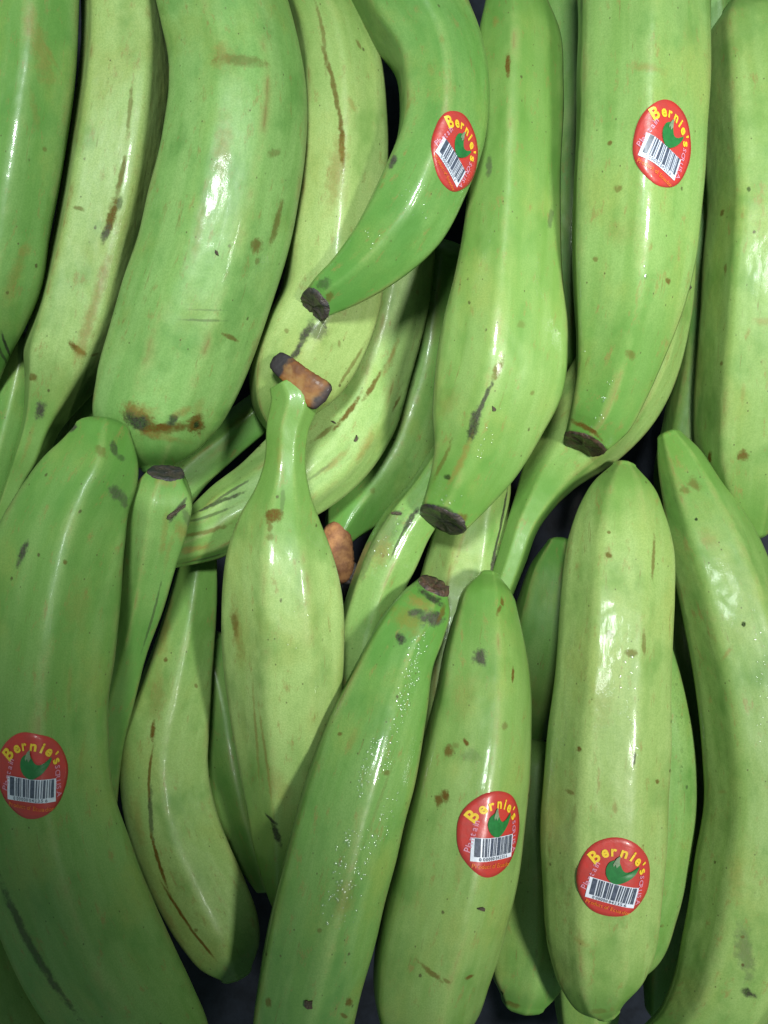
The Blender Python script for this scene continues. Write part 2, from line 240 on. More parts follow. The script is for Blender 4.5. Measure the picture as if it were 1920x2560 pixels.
def world(c, z):
    s = (HC - z) / HC
    return np.stack([(c[..., 0] - CX) * s, -(c[..., 1] - CY) * s, z], -1)

keys = sorted(P, key=lambda k: -P[k]['rank'])
ker = np.exp(-.5 * (np.arange(-4, 5) / 1.8) ** 2); ker /= ker.sum()
for it in range(70):
    W = {k: world(P[k]['cs'], P[k]['zs']) for k in keys}
    R = {k: P[k]['hs'] * (HC - P[k]['zs']) / HC for k in keys}
    for ia, ka in enumerate(keys):
        for kb in keys[ia+1:]:
            A, B = W[ka], W[kb]
            d = np.sqrt(((A[:, None, :2] - B[None, :, :2]) ** 2).sum(-1))
            rr = .94 * (R[ka][:, None] + R[kb][None])
            need = np.sqrt(np.maximum(rr**2 - d**2, 0)) - (P[ka]['zs'][:, None] - P[kb]['zs'][None])
            need = np.where(d < rr, need, 0)
            if need.max() <= 0: continue
            up = np.maximum(need.max(1), 0); dn = np.maximum(need.max(0), 0)
            P[ka]['zs'] = P[ka]['zs'] + .06 * np.minimum(up, 60)
            P[kb]['zs'] = P[kb]['zs'] - .30 * np.minimum(dn, 120)
    for k in keys:
        z = P[k]['zs']
        zp = np.pad(z, 4, mode='reflect', reflect_type='odd')
        z = .5 * z + .5 * np.convolve(zp, ker, 'valid')
        P[k]['zs'] = z + (.02 if it < 55 else 0) * (P[k]['z0'] - z)
for k in keys:
    for _ in range(4):
        P[k]['zs'] = np.convolve(np.pad(P[k]['zs'], 4, mode='reflect', reflect_type='odd'), ker, 'valid')
deepest = min((P[k]['zs'] - P[k]['hs']).min() for k in keys)
print('DEEPEST', deepest, {k: (int(P[k]['zs'].min()), int(P[k]['zs'].max())) for k in keys})

# ------------------------------------------------------------------ materials
COL = dict(br=(.085, .034, .006), dk=(.007, .005, .005), tan=(.19, .125, .03), purple=(.030, .020, .023), olive=(.14, .13, .02))
def new_mat(name):
    m = bpy.data.materials.new(name); m.use_nodes = True
    nt = m.node_tree
    return m, nt, nt.nodes['Principled BSDF']

class NB:
    def __init__(s, nt): s.nt = nt; s.x = 0
    def n(s, typ, **kw):
        nd = s.nt.nodes.new(typ)
        for k, v in kw.items():
            if k == 'ins':
                for i, val in v.items():
                    if hasattr(val, 'is_linked') or isinstance(val, bpy.types.NodeSocket): s.nt.links.new(val, nd.inputs[i])
                    else: nd.inputs[i].default_value = val
            else: setattr(nd, k, v)
        return nd
    def math(s, op, a, b=0.0, clamp=False):
        return s.n('ShaderNodeMath', operation=op, use_clamp=clamp, ins={0: a, 1: b}).outputs[0]
    def mapr(s, v, a, b, c=0.0, d=1.0, smooth=True):
        return s.n('ShaderNodeMapRange', interpolation_type='SMOOTHSTEP' if smooth else 'LINEAR', ins={0: v, 1: a, 2: b, 3: c, 4: d}).outputs[0]
    def mix(s, f, a, b):
        m = s.n('ShaderNodeMix', data_type='RGBA')
        for i, v in ((0, f), (6, a), (7, b)):
            if isinstance(v, bpy.types.NodeSocket): s.nt.links.new(v, m.inputs[i])
            else: m.inputs[i].default_value = v if i == 0 else (*v, 1)
        return m.outputs[2]
    def scaled(s, vec, sc_, off=(0, 0, 0)):
        return s.n('ShaderNodeMapping', ins={0: vec, 1: off, 3: sc_}).outputs[0]
    def noise(s, vec, scale, detail=3, rough=.55):
        return s.n('ShaderNodeTexNoise', ins={0: vec, 2: scale, 3: detail, 4: rough}).outputs[0]

def lerp(a, b, f): return tuple(x + (y - x) * f for x, y in zip(a, b))

def peel_material(p, uvmarks):
    rnd = random.Random(sum(map(ord, p['key'])) * 7 + 3)
    m, nt, bs = new_mat('green_peel'); b = NB(nt)
    yel, pale = p['tone']; wet = p['wet']
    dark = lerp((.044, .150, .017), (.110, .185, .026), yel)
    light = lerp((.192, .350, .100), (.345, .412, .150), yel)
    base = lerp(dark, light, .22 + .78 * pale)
    lo = lerp(dark, base, .80); hi = lerp(base, (.33, .41, .18), .14)
    uv = b.n('ShaderNodeTexCoord').outputs['UV']
    off = (rnd.uniform(0, 5000), rnd.uniform(0, 5000), rnd.uniform(0, 50))
    q = b.n('ShaderNodeVectorMath', operation='ADD', ins={0: uv, 1: off}).outputs[0]
    streak = b.noise(b.scaled(q, (.028, .0022, 1)), 1.0, 3)
    blot = b.noise(b.scaled(q, (.008, .005, 1)), 1.0, 4, .6)
    fine = b.noise(b.scaled(q, (.16, .05, 1)), 1.0, 3, .7)
    grain = b.noise(b.scaled(q, (.33, .33, 1)), 1.0, 2, .7)
    c = b.mix(b.mapr(streak, .32, .68), lo, hi)
    c = b.mix(b.mapr(blot, .46, .72, 0, .62), c, lerp((.18, .25, .05), (.26, .29, .08), yel))
    c = b.mix(b.mapr(b.noise(b.scaled(q, (.012, .008, 1), (9, 4, 0)), 1.0, 3),   .48, .75, 0, .55), c, lerp(dark, (.04, .15, .03), .5))
    bl = b.n('ShaderNodeAttribute', attribute_name='belly').outputs['Fac']
    bl = b.math('ADD', bl, b.math('MULTIPLY', b.math('SUBTRACT', blot, .5), .5))
    c = b.mix(b.mapr(bl, .45, .95, .72, 0), c, lerp(dark, (.055, .19, .03), .5))
    # faint tan rubs, ridge discolouration
    rg = b.n('ShaderNodeAttribute', attribute_name='ridge').outputs['Fac']
    rn = b.noise(b.scaled(q, (.01, .007, 1), (3, 7, 1)), 1.0, 4, .65)
    c = b.mix(b.math('MULTIPLY', rg, b.mapr(rn, .42, .70, .06, .65)), c, (.28, .31, .11))
    c = b.mix(b.math('MULTIPLY', b.math('POWER', rg, 3.0), b.mapr(rn, .53, .68, 0, .8)), c, (.15, .095, .03))
    rub = b.noise(b.scaled(q, (.05, .018, 1), (11, 3, 2)), 1.0, 5, .75)
    c = b.mix(b.mapr(rub, .56, .71, 0, .68), c, (.20, .15, .045))
    rub2 = b.noise(b.scaled(q, (.11, .012, 1), (5, 1, 9)), 1.0, 4, .7)
    c = b.mix(b.mapr(rub2, .63, .74, 0, .55), c, (.13, .08, .022))
    # specks
    for sc_, th, keep, st in ((.021, .085, .64, .85), (.055, .12, .70, .75)):
        v = b.n('ShaderNodeTexVoronoi', ins={0: b.scaled(q, (sc_, sc_ * .8, 1)), 2: 1.0, 8: 1.0})
        near = b.mapr(b.math('ADD', v.outputs['Distance'], b.math('MULTIPLY', b.math('SUBTRACT', grain, .5), .12)), th * .45, th, 1, 0)
        sel = b.mapr(b.n('ShaderNodeSeparateColor', ins={0: v.outputs['Color']}).outputs[0], keep, keep + .02)
        c = b.mix(b.math('MULTIPLY', b.math('MULTIPLY', near, sel), st), c, (.050, .036, .012))
    # individual scars, plus creases and wrinkles painted as dark lines
    warp = b.n('ShaderNodeTexNoise', ins={0: b.scaled(q, (.055, .055, 1)), 2: 1.0, 3: 4.0, 4: .7}).outputs['Color']
    wv = b.n('ShaderNodeVectorMath', operation='SUBTRACT', ins={0: warp, 1: (.5, .5, .5)}).outputs[0]
    scarmask = None
    for (u0, v0, phi, la, lb, colname, stg) in uvmarks:
        if colname not in ('tan', 'olive'): stg = min(1.0, stg * 1.22 + .04)
        d = b.n('ShaderNodeVectorMath', operation='SUBTRACT', ins={0: uv, 1: (u0, v0, 0)}).outputs[0]
        d = b.n('ShaderNodeVectorRotate', rotation_type='Z_AXIS', ins={0: d, 3: -phi}).outputs[0]
        d = b.n('ShaderNodeVectorMath', operation='MULTIPLY', ins={0: d, 1: (1/la, 1/lb, 0)}).outputs[0]
        soft = colname in ('tan', 'olive')
        k = 1.9 if min(la, lb) > 5 else 1.3
        wv2 = b.n('ShaderNodeVectorMath', operation='MULTIPLY', ins={0: wv, 1: (k, k, 0)}).outputs[0]
        d = b.n('ShaderNodeVectorMath', operation='ADD', ins={0: d, 1: wv2}).outputs[0]
        ln = b.n('ShaderNodeVectorMath', operation='LENGTH', ins={0: d}).outputs['Value']
        mk = b.mapr(ln, .15 if soft else .45, 1.2 if soft else 1.18, stg, 0)
        if not soft: mk = b.math('MULTIPLY', mk, b.mapr(fine, .25, .5, .78, 1.0))
        base_c = COL[colname]
        if colname in ('purple', 'dk') and max(la, lb) > 14:
            cc = b.mix(b.mapr(fine, .35, .65), lerp(base_c, (.02, .016, .016), .5), lerp(base_c, (.22, .17, .16), .14))
            c = b.mix(mk, c, cc)
        else:
            c = b.mix(mk, c, base_c)
        if not soft:
            scarmask = mk if scarmask is None else b.math('MAXIMUM', scarmask, mk)
    c = b.mix(b.mapr(grain, .3, .7, 0, .34), c, lerp(dark, (.05, .12, .03), .4))
    nt.links.new(c, bs.inputs['Base Color'])
    # relief
    hgt = b.math('MULTIPLY', streak, .18)
    hgt = b.math('ADD', hgt, b.math('MULTIPLY', fine, .05))
    hgt = b.math('ADD', hgt, b.math('MULTIPLY', grain, .035))
    hgt = b.math('ADD', hgt, b.math('MULTIPLY', b.noise(b.scaled(q, (.016, .012, 1), (4, 8, 0)), 1.0, 2), 1.1))
    bp = b.n('ShaderNodeBump', ins={0: .55, 1: .0011, 'Height': hgt})
    nt.links.new(bp.outputs[0], bs.inputs['Normal'])
    rough = b.mapr(blot, .3, .7, .54 - .12 * wet, .44 - .12 * wet, False)
    if scarmask is not None: rough = b.math('ADD', rough, b.math('MULTIPLY', scarmask, .2))
    nt.links.new(rough, bs.inputs['Roughness'])
    if scarmask is None:
        bs.inputs['Specular IOR Level'].default_value = .27; bs.inputs['Coat Weight'].default_value = .02 + .75 * wet ** 1.6
    else:
        nt.links.new(b.mapr(scarmask, 0, 1, .27, .07, False), bs.inputs['Specular IOR Level'])
        nt.links.new(b.mapr(scarmask, 0, 1, .02 + .75 * wet ** 1.6, (.02 + .75 * wet ** 1.6) * .45, False), bs.inputs['Coat Weight'])
    nt.links.new(b.mapr(fine, .3, .7, .07, .15, False), bs.inputs['Coat Roughness'])
    nt.links.new(bp.outputs[0], bs.inputs['Coat Normal'])
    return m

def plain(name, col, rough=.5, var=None, scale=900, coat=0, bump=0.0):
    m, nt, bs = new_mat(name); b = NB(nt)
    oc = b.n('ShaderNodeTexCoord').outputs['Object']
    f = b.noise(oc, scale, 4, .65)
    nt.links.new(b.mix(b.mapr(f, .3, .7), col, var or tuple(x * .75 for x in col)), bs.inputs['Base Color'])
    bs.inputs['Roughness'].default_value = rough; bs.inputs['Coat Weight'].default_value = coat
    bs.inputs['Coat Roughness'].default_value = .15
    if bump:
        bp = b.n('ShaderNodeBump', ins={0: bump, 1: .0015, 'Height': f}); nt.links.new(bp.outputs[0], bs.inputs['Normal'])
    return m

M_tip = plain('dried_tip', (.050, .034, .028), .55, (.016, .015, .018), 330, .3, .9)
M_tipbrown = plain('dried_brown_tip', (.075, .036, .022), .55, (.022, .014, .013), 330, .2, .9)
M_cut = plain('cut_stem_flesh', (.34, .125, .022), .45, (.25, .13, .035), 420, .45, .5)
M_cutpale = plain('stump_flesh', (.29, .13, .045), .75, (.15, .055, .022), 260, .0, .5)
M_char = plain('blackened_end', (.018, .015, .017), .5, (.06, .045, .04), 700, .2, .8)
M_red = plain('sticker_red', (.38, .024, .019), .42, (.31, .030, .025), 260, .15, .12)
M_yellow = plain('print_yellow', (.60, .41, .02), .4, (.52, .33, .02), 900)
M_pink = plain('print_pink', (.50, .22, .30), .45, (.45, .16, .23), 1500)
M_orange = plain('print_orange', (.52, .13, .012), .45, (.48, .09, .012), 1500)
M_white = plain('print_white', (.54, .56, .63), .4, (.45, .47, .55), 900)
M_black = plain('print_black', (.030, .038, .060), .4, (.07, .08, .12), 900)
M_green = plain('print_green', (.008, .095, .020), .4, (.012, .13, .028), 500)
M_grey = plain('print_grey', (.16, .22, .13), .45, (.10, .14, .08), 900)
M_flake = plain('dry_flake', (.028, .022, .014), .7, (.06, .04, .02), 900, 0, .6)
M_floor = plain('bin_liner', (.006, .007, .010), .9, (.014, .017, .025), 60, .1, .5)

# ------------------------------------------------------------------ setting: the floor of the bin
def mesh_obj(name, verts, faces, mat, parent=None, smooth=True, loc=(0, 0, 0)):
    me = bpy.data.meshes.new(name)
    me.from_pydata([tuple(v) for v in verts], [], faces)
    for mt in (mat if isinstance(mat, list) else [mat]): me.materials.append(mt)
    if smooth: me.polygons.foreach_set('use_smooth', [True] * len(me.polygons))
    me.update()
    o = bpy.data.objects.new(name, me); sc.collection.objects.link(o)
    if parent: o.parent = parent
    o.location = loc
    return o
zf = deepest * K - .012
n = 60; g = np.linspace(-.75, .75, n)
rng = np.random.default_rng(4)
fv = [(x, y, zf + .0018 * math.sin(x * 61 + 2 * math.sin(y * 33)) + .0015 * math.sin(y * 47 + x * 20)) for y in g for x in g]
ff = [(j*n+i, j*n+i+1, (j+1)*n+i+1, (j+1)*n+i) for j in range(n-1) for i in range(n-1)]
M_floor.node_tree.nodes['Principled BSDF'].inputs['Specular IOR Level'].default_value = .12
fl = mesh_obj('bin_floor', fv, ff, M_floor); fl['kind'] = 'structure'

# ------------------------------------------------------------------ plantain bodies
NR, NA = 132, 64
TH = np.radians(np.arange(NA) * 360 / NA - 90)      # starts at the underside, right = 0, up = 90 degrees
TH0 = (TH + 2*np.pi) % (2*np.pi)

def section(ridges, sharp):
    fine = np.radians(np.arange(720) * .5)
    rd = np.sort(np.radians(ridges)); r = np.ones(720); prox = np.zeros(720)
    for i in range(len(rd)):
        a0 = rd[i]; a1 = rd[(i+1) % len(rd)]
        if a1 <= a0: a1 += 2*np.pi
        mid = (a0+a1)/2; half = (a1-a0)/2
        dlt = (fine - mid + np.pi) % (2*np.pi) - np.pi
        sel = np.abs(dlt) <= half + 1e-6
        hh = min(half, 1.05)
        chord = np.cos(hh) / np.cos(dlt[sel] / half * hh)
        r[sel] = 1 - 1.0 * sharp * (1 - chord)
        dr = np.abs((fine - a0 + np.pi) % (2*np.pi) - np.pi)
        prox = np.maximum(prox, np.exp(-(dr / .085) ** 2))
    kw = np.exp(-.5 * (np.arange(-24, 25) / 7.5) ** 2); kw /= kw.sum()
    r = r + .020 * sharp * np.maximum(prox, 0)
    r = np.convolve(np.pad(r, 24, mode='wrap'), kw, 'valid')
    x = r * np.cos(fine)
    s_r, s_l = x.max(), -x.min()
    ii = np.interp(TH0, np.append(fine, 2*np.pi), np.arange(721)) 
    rr = np.interp(ii, np.arange(721), np.append(r, r[0])); pp = np.interp(ii, np.arange(721), np.append(prox, prox[0]))
    X = rr * np.cos(TH0); Z = rr * np.sin(TH0)
    X = np.where(X > 0, X / s_r, X / s_l); Z = Z / ((s_r + s_l) / 2)
    return X, Z, pp

def build(p):
    t_end = p['t'][-1]
    # denser rings near the ends
    u = np.linspace(0, 1, NR); u = u - .09 * np.sin(2*np.pi*u)
    ts = u * t_end
    c = hermite(p['t'], p['c'], ts); hw = np.maximum(hermite(p['t'], p['hw'], ts), 5)
    z = hermite(p['ts'], p['zs'], ts)
    rnd = np.random.default_rng(sum(map(ord, p['key'])))
    # slow swelling so that outlines are not perfectly smooth
    ph = rnd.uniform(0, 6.3, 4)
    hw = hw * (1 + .004 * np.sin(ts / 37 + ph[0]) + .005 * np.sin(ts / 83 + ph[1]))
    c, hw = unproject(c, hw)
    C = world(c, z)
    T = np.gradient(C, axis=0); T /= np.linalg.norm(T, axis=1)[:, None]
    for _ in range(60):
        T[1:-1] = .5 * T[1:-1] + .25 * (T[:-2] + T[2:]); T[0] = .5 * (T[0] + T[1]); T[-1] = .5 * (T[-1] + T[-2])
    T[:, 2] *= .8
    T /= np.linalg.norm(T, axis=1)[:, None]
    U = np.array([0, 0, 1.0])
    # side vector: image right when heading down the picture
    S = np.cross(U[None], T); S /= np.maximum(np.linalg.norm(S, axis=1), 1e-6)[:, None]
    flip = np.sign(S[:, 0].sum() + 1e-9)
    S = S * flip
    for _ in range(3):
        S[1:-1] = .5 * S[1:-1] + .25 * (S[:-2] + S[2:])
    S /= np.linalg.norm(S, axis=1)[:, None]
    N = np.cross(S, T); N *= np.sign(N[:, 2:3] + 1e-9)
    r = hw * (HC - z) / HC
    X, Z, prox = section(p['ridges'], p['sharp'])
    # ridges drift a little and soften toward the swollen middle
    V = np.zeros((NR, NA, 3))
    wob = .010 * np.sin(ts[:, None] / 61 + TH[None] * 2 + ph[2]) + .006 * np.sin(ts[:, None] / 29 + TH[None] * 3 + ph[3])
    V = C[:, None] + r[:, None, None] * (1 + .5 * wob[..., None]) * (X[None, :, None] * S[:, None] + Z[None, :, None] * N[:, None])
    vlen = np.concatenate([[0], np.cumsum(np.linalg.norm(np.diff(C, axis=0), axis=1))])
    for end, tl in p['tilt'].items():
        i0 = 0 if end == 0 else NR - 1; tg = -T[i0] if end == 0 else T[i0]
        dist = np.linalg.norm(C - C[i0], axis=1); f = np.clip(1 - dist / (2.2 * r[i0]), 0, 1) ** 2
        V -= (tl * f * r)[:, None, None] * Z[None, :, None] * tg[None, None]
    # end caps
    rings = [V[i] for i in range(NR)]; vl = list(vlen)
    def cap(first, kind):
        ctr, tg, ring, rad = (C[0], -T[0], V[0], r[0]) if first else (C[-1], T[-1], V[-1], r[-1])
        out = []
        if kind == 'round':
            ln = rad * .5
            for a in (18, 36, 52, 66, 78, 86):
                a = math.radians(a); out.append((ctr + (ring - ctr) * math.cos(a) + tg * ln * math.sin(a), ln * math.sin(a)))
        else:
            out.append((ctr + (ring - ctr) * .96 + tg * 1.5, 1.5)); out.append((ctr + (ring - ctr) * .80 + tg * 1., 4)); out.append((ctr + (ring - ctr) * .3 - tg * 1, 12))
        return out
    A = cap(True, p['e'][0]); B = cap(False, p['e'][1])
    rings = [a for a, _ in reversed(A)] + rings + [b for b, _ in B]
    vl = [-d for _, d in reversed(A)] + vl + [vlen[-1] + d for _, d in B]
    G = np.array(rings); vl = np.array(vl); nr = len(G)
    ul = np.zeros((nr, NA + 1))
    seg = np.linalg.norm(np.roll(G, -1, axis=1) - G, axis=2)
    # one common circumference scale keeps marks and streaks continuous along the length
    ul[:, 1:] = np.cumsum(seg, axis=1); mid = ul[:, NA // 2][:, None]
    rmax = r.max(); ul = ul - mid
    p.update(G=G, vl=vl, ul=ul, nr=nr, C=C, T=T, S=S, N=N, r=r)
    # outward normals on the grid
    dj = np.roll(G, -1, axis=1) - np.roll(G, 1, axis=1); di = np.gradient(G, axis=0)
    nn = np.cross(dj, di); nn /= np.maximum(np.linalg.norm(nn, axis=2), 1e-9)[..., None]
    ctr = G.mean(1, keepdims=True)
    if ((G - ctr) * nn).sum() < 0: nn = -nn
    p['nn'] = nn
    p['pix'] = np.stack([CX + G[..., 0] * HC / (HC - G[..., 2]), CY - G[..., 1] * HC / (HC - G[..., 2])], -1)
    view = np.array([0, 0, HC]) - G
    p['vis'] = (nn * view).sum(-1) > 0
    p['prox'] = prox

def locate(p, x, y):
    """fractional grid position (i, j) of the visible surface point at a traced point, with its Jacobian"""
    px = p['pix']; d = ((px - np.array([x, y])) ** 2).sum(-1) + np.where(p['vis'], 0, 1e7)
    i, j = np.unravel_index(np.argmin(d), d.shape)
    i = min(max(i, 1), p['nr'] - 2)
    a = (px[i+1, j] - px[i-1, j]) / 2; b = (px[i, (j+1) % NA] - px[i, (j-1) % NA]) / 2
    J = np.stack([a, b], 1) + np.eye(2) * 1e-4
    off = np.linalg.lstsq(J, np.array([x, y]) - px[i, j], rcond=.05)[0]
    off = np.clip(off, -.8, .8)
    return i + off[0], j + off[1], J

def sample(p, fi, fj, lift=0.0):
    fi = np.clip(fi, 0, p['nr'] - 1.001); i = np.floor(fi).astype(int); a = (fi - i)[..., None]
    j = np.floor(fj).astype(int); b = (fj - j)[..., None]; j0 = j % NA; j1 = (j + 1) % NA
    def g(Q): return (1-a)*((1-b)*Q[i, j0] + b*Q[i, j1]) + a*((1-b)*Q[i+1, j0] + b*Q[i+1, j1])
    nv = g(p['nn']); nv = nv / np.linalg.norm(nv, axis=-1, keepdims=True)
    return g(p['G']) + nv * lift, nv

def surf_frame(p, x, y):
    fi, fj, J = locate(p, x, y)
    i = int(np.clip(round(fi), 1, p['nr'] - 2)); j = int(round(fj)) % NA
    ev = (p['G'][i+1, j] - p['G'][i-1, j]) / 2; eu = (p['G'][i, (j+1) % NA] - p['G'][i, (j-1) % NA]) / 2
    return fi, fj, J, ev, eu

def patch(p, x, y, ang, scale_x=1.0):
    """map (a, b) in traced units, b up along the turned 'up' of the print, onto the peel"""
    fi, fj, J, ev, eu = surf_frame(p, x, y)
    lv, lu = np.linalg.norm(ev), np.linalg.norm(eu); tv, tu = ev / lv, eu / lu
    an = math.radians(ang)
    # local affine that reproduces image directions, then regularised to be length preserving
    Mx = np.array([[tv[0], tu[0]], [-tv[1], tu[1] * -1]])     # image (x right, y down) of unit steps
    upv = np.array([math.sin(an), -math.cos(an)]); rtv = np.array([math.cos(an), math.sin(an)])
    cu = np.linalg.lstsq(Mx, upv, rcond=.1)[0]; cu /= np.linalg.norm(cu)
    cr = np.linalg.lstsq(Mx, rtv, rcond=.1)[0]; cr = cr - cu * (cr @ cu); cr /= np.linalg.norm(cr)
    def f(ab, lift):
        ab = np.asarray(ab, float); s = (HC - p['C'][:, 2].mean()) / HC
        sv = (ab[:, 0:1] * cr[None] + ab[:, 1:2] * cu[None]) * s
        return sample(p, fi + sv[:, 0] / lv, fj + sv[:, 1] / lu, lift)[0]
    return f

# ------------------------------------------------------------------ glyphs
GLY = {}
def glyph(ch, bold=0.0):
    k = (ch, bold)
    if k in GLY: return GLY[k]
    cu = bpy.data.curves.new('glyph', 'FONT'); cu.body = ch; cu.size = 1.0; cu.offset = bold; cu.resolution_u = 3
    o = bpy.data.objects.new('glyph', cu); sc.collection.objects.link(o)
    bpy.context.view_layer.update()
    dg = bpy.context.evaluated_depsgraph_get()
    me = bpy.data.meshes.new_from_object(o.evaluated_get(dg))
    vs = np.array([v.co[:2] for v in me.vertices]) if len(me.vertices) else np.zeros((0, 2))
    fs = [tuple(f.vertices) for f in me.polygons]
    bpy.data.objects.remove(o); bpy.data.curves.remove(cu); bpy.data.meshes.remove(me)
    GLY[k] = (vs, fs); return GLY[k]

def grid2d(x0, y0, x1, y1, nx, ny):
    xs = np.linspace(x0, x1, nx + 1); ys = np.linspace(y0, y1, ny + 1)
    v = [(x, y) for y in ys for x in xs]
    f = [(j*(nx+1)+i, j*(nx+1)+i+1, (j+1)*(nx+1)+i+1, (j+1)*(nx+1)+i) for j in range(ny) for i in range(nx)]
    return v, f

def line_text(txt, size, cx, cy, ang, bold=0.0, adv=.58, squash=1.0):
    vs, fs = [], []; ca, sa = math.cos(ang), math.sin(ang)
    wds = [.32 if ch in " .il'" else (.85 if ch in 'mwM' else 1.0) for ch in txt]
    tot = sum(wds) * adv * size; x = -tot / 2
    for ch, wd in zip(txt, wds):
        gv, gf = glyph(ch, bold)
        if len(gv):
            q = gv * size; q = q * np.array([squash, 1.0]); q[:, 0] += x; q[:, 1] -= size * .33
            o0 = len(vs)
            vs += [(cx + a*ca - b_*sa, cy + a*sa + b_*ca) for a, b_ in q]; fs += [tuple(i + o0 for i in f) for f in gf]
        x += wd * adv * size
    return vs, fs

def arc_text(txt, rx, ry, a0, a1, sizes, bold):
    vs, fs = [], []
    wds = [1.25, 1.05, .85, 1.1, .62, 1.0, .42, .85]; cum = np.cumsum([0] + wds[:len(txt)]); cum /= cum[-1]
    for k, ch in enumerate(txt):
        m = (cum[k] + cum[k+1]) / 2; a = math.radians(a0 + (a1 - a0) * m); s = sizes[k]
        gv, gf = glyph(ch, bold)
        q = gv.copy(); q[:, 0] -= (q[:, 0].min() + q[:, 0].max()) / 2
        q *= s; tx, ty = rx * math.cos(a), ry * math.sin(a)
        nx, ny = math.cos(a) / rx, math.sin(a) / ry; l = math.hypot(nx, ny); rot = math.atan2(ny, nx) - math.pi / 2
        ca, sa = math.cos(rot), math.sin(rot); o0 = len(vs)
        vs += [(tx + u*ca - v*sa, ty + u*sa + v*ca) for u, v in q]; fs += [tuple(i + o0 for i in f) for f in gf]
    return vs, fs

def sticker_parts(p, root, origin):
    x, y, rx, ry, ang = p['sticker']
    fp = patch(p, x, y, 0); ca_, sa_ = math.cos(math.radians(ang)), math.sin(math.radians(ang))
    def f(ab, lift):
        ab = np.asarray(ab, float)
        return fp(np.stack([(ab[:, 0]*ca_ + ab[:, 1]*sa_) * rx / 77.0, (-ab[:, 0]*sa_ + ab[:, 1]*ca_) * ry / 86.0], 1), lift)
    rnd = random.Random(int(x)); R0 = 79.0; RY = 83.0
    def put(name, v2, faces, mat, lift, parent):
        V = f(np.array(v2) * .90, lift) * K - origin
        # faces must look outward
        a = V[list(faces[0])]; nrm = np.cross(a[1] - a[0], a[2] - a[0])
        cidx = np.array([V[list(q)].mean(0) for q in faces])
        o = mesh_obj(name, V, faces, mat, parent)
        return o
    # backing disc, slightly irregular, with a thickness of paper
    na, nrg = 56, 9; v = [(0, 0)]; ph = rnd.uniform(0, 6)
    wob = [1 + .012 * math.sin(3*a + ph) + .008 * math.sin(7*a + ph * 2) for a in np.linspace(0, 2*math.pi, na, endpoint=False)]
    for k in range(1, nrg + 1):
        for i in range(na):
            a = 2*math.pi*i/na; rr = k / nrg * wob[i]
            v.append((R0 * rr * math.cos(a), (RY * rr * math.sin(a)) if math.sin(a) > 0 else RY * rr * math.sin(a)))
    F = [(0, 1 + i, 1 + (i+1) % na) for i in range(na)]
    for k in range(1, nrg):
        o0 = 1 + (k-1)*na; o1 = 1 + k*na
        F += [(o0+i, o1+i, o1+(i+1) % na, o0+(i+1) % na) for i in range(na)]
    top = f(v, 2.2); rim = f(np.array(v[1 + (nrg-1)*na:]) * 1.012, .2)
    V = np.concatenate([top, rim]); o0 = 1 + (nrg-1)*na; o1 = len(top)
    F = F + [(o0+i, o1+i, o1+(i+1) % na, o0+(i+1) % na) for i in range(na)]
    st = mesh_obj('sticker', V * K - origin, F, M_red, root)
    v2, fs = arc_text("Bernie's", 57, 55, 158, 22, [38, 34, 31, 31, 31, 32, 31, 31], .034)
    put('lettering', v2, fs, M_yellow, 3.6, st)
    v2, fs = line_text('Plantain', 19, -56, -4, math.radians(76), .012); put('side_print', v2, fs, M_pink, 3.6, st)
    v2, fs = line_text('SCR U.S.A', 17, 62, -12, math.radians(-84), .012); put('side_print', v2, fs, M_pink, 3.6, st)
    v2, fs = line_text('Product of Ecuador', 13, 0, -69, math.radians(-3), .012, .50); put('origin_print', v2, fs, M_orange, 3.6, st)
    # barcode
    v2, fs = grid2d(-57, -57, 57, -7, 14, 8); bc = put('barcode', v2, fs, M_white, 3.6, st)
    rb = random.Random(11); v2, fs = [], []; xx = -49
    widths = [(12, 3), (3, 2), (5, 2), (2, 4), (7, 2), (2, 2), (3, 3), (10, 2), (3, 2), (2, 3), (2, 2), (5, 2), (2, 3), (2, 2), (7, 2), (2, 2), (5, 2)]
    for wd, gap in widths:
        if xx + wd > 53: break
        gv, gf = grid2d(xx, -47, xx + wd * .92, -8, max(1, int(wd / 4)), 8); o0 = len(v2); v2 += gv; fs += [tuple(i + o0 for i in q) for q in gf]; xx += wd + gap
    put('bars', v2, fs, M_black, 5.0, st)
    v2, fs = line_text('0 00000 04235 6', 10, 0, -52, 0, .006, .62); put('barcode_digits', v2, fs, M_black, 5.0, st)
    # fruit emblem: a fat green fruit with a grey stalk and a pointed tail
    body = [(-14, 26), (-5, 30), (2, 22), (8, 13), (15, 9), (26, 13), (40, 25), (38, 13), (30, -1), (19, -13), (6, -21), (-8, -19), (-20, -8), (-24, 6), (-21, 19)]
    pts = []; bp_ = np.array(body, float) * 1.06; m_ = len(bp_); lift_y = 15
    for k in range(m_):
        for tt in (0, .5):
            a_, b_, c_, d_ = bp_[k-1], bp_[k], bp_[(k+1) % m_], bp_[(k+2) % m_]
            pts.append(.5*((2*b_) + (-a_+c_)*tt + (2*a_-5*b_+4*c_-d_)*tt**2 + (-a_+3*b_-3*c_+d_)*tt**3))
    pts = np.array(pts) + (0, lift_y); ctr = np.array([8., -5. + lift_y]); n_ = len(pts)
    v2 = [tuple(ctr)] + [tuple(ctr + (q - ctr) * .5) for q in pts] + [tuple(q) for q in pts]
    fs = [(0, 1+i, 1+(i+1) % n_) for i in range(n_)] + [(1+i, 1+n_+i, 1+n_+(i+1) % n_, 1+(i+1) % n_) for i in range(n_)]
    em = put('fruit_emblem', v2, fs, M_green, 4.2, st)
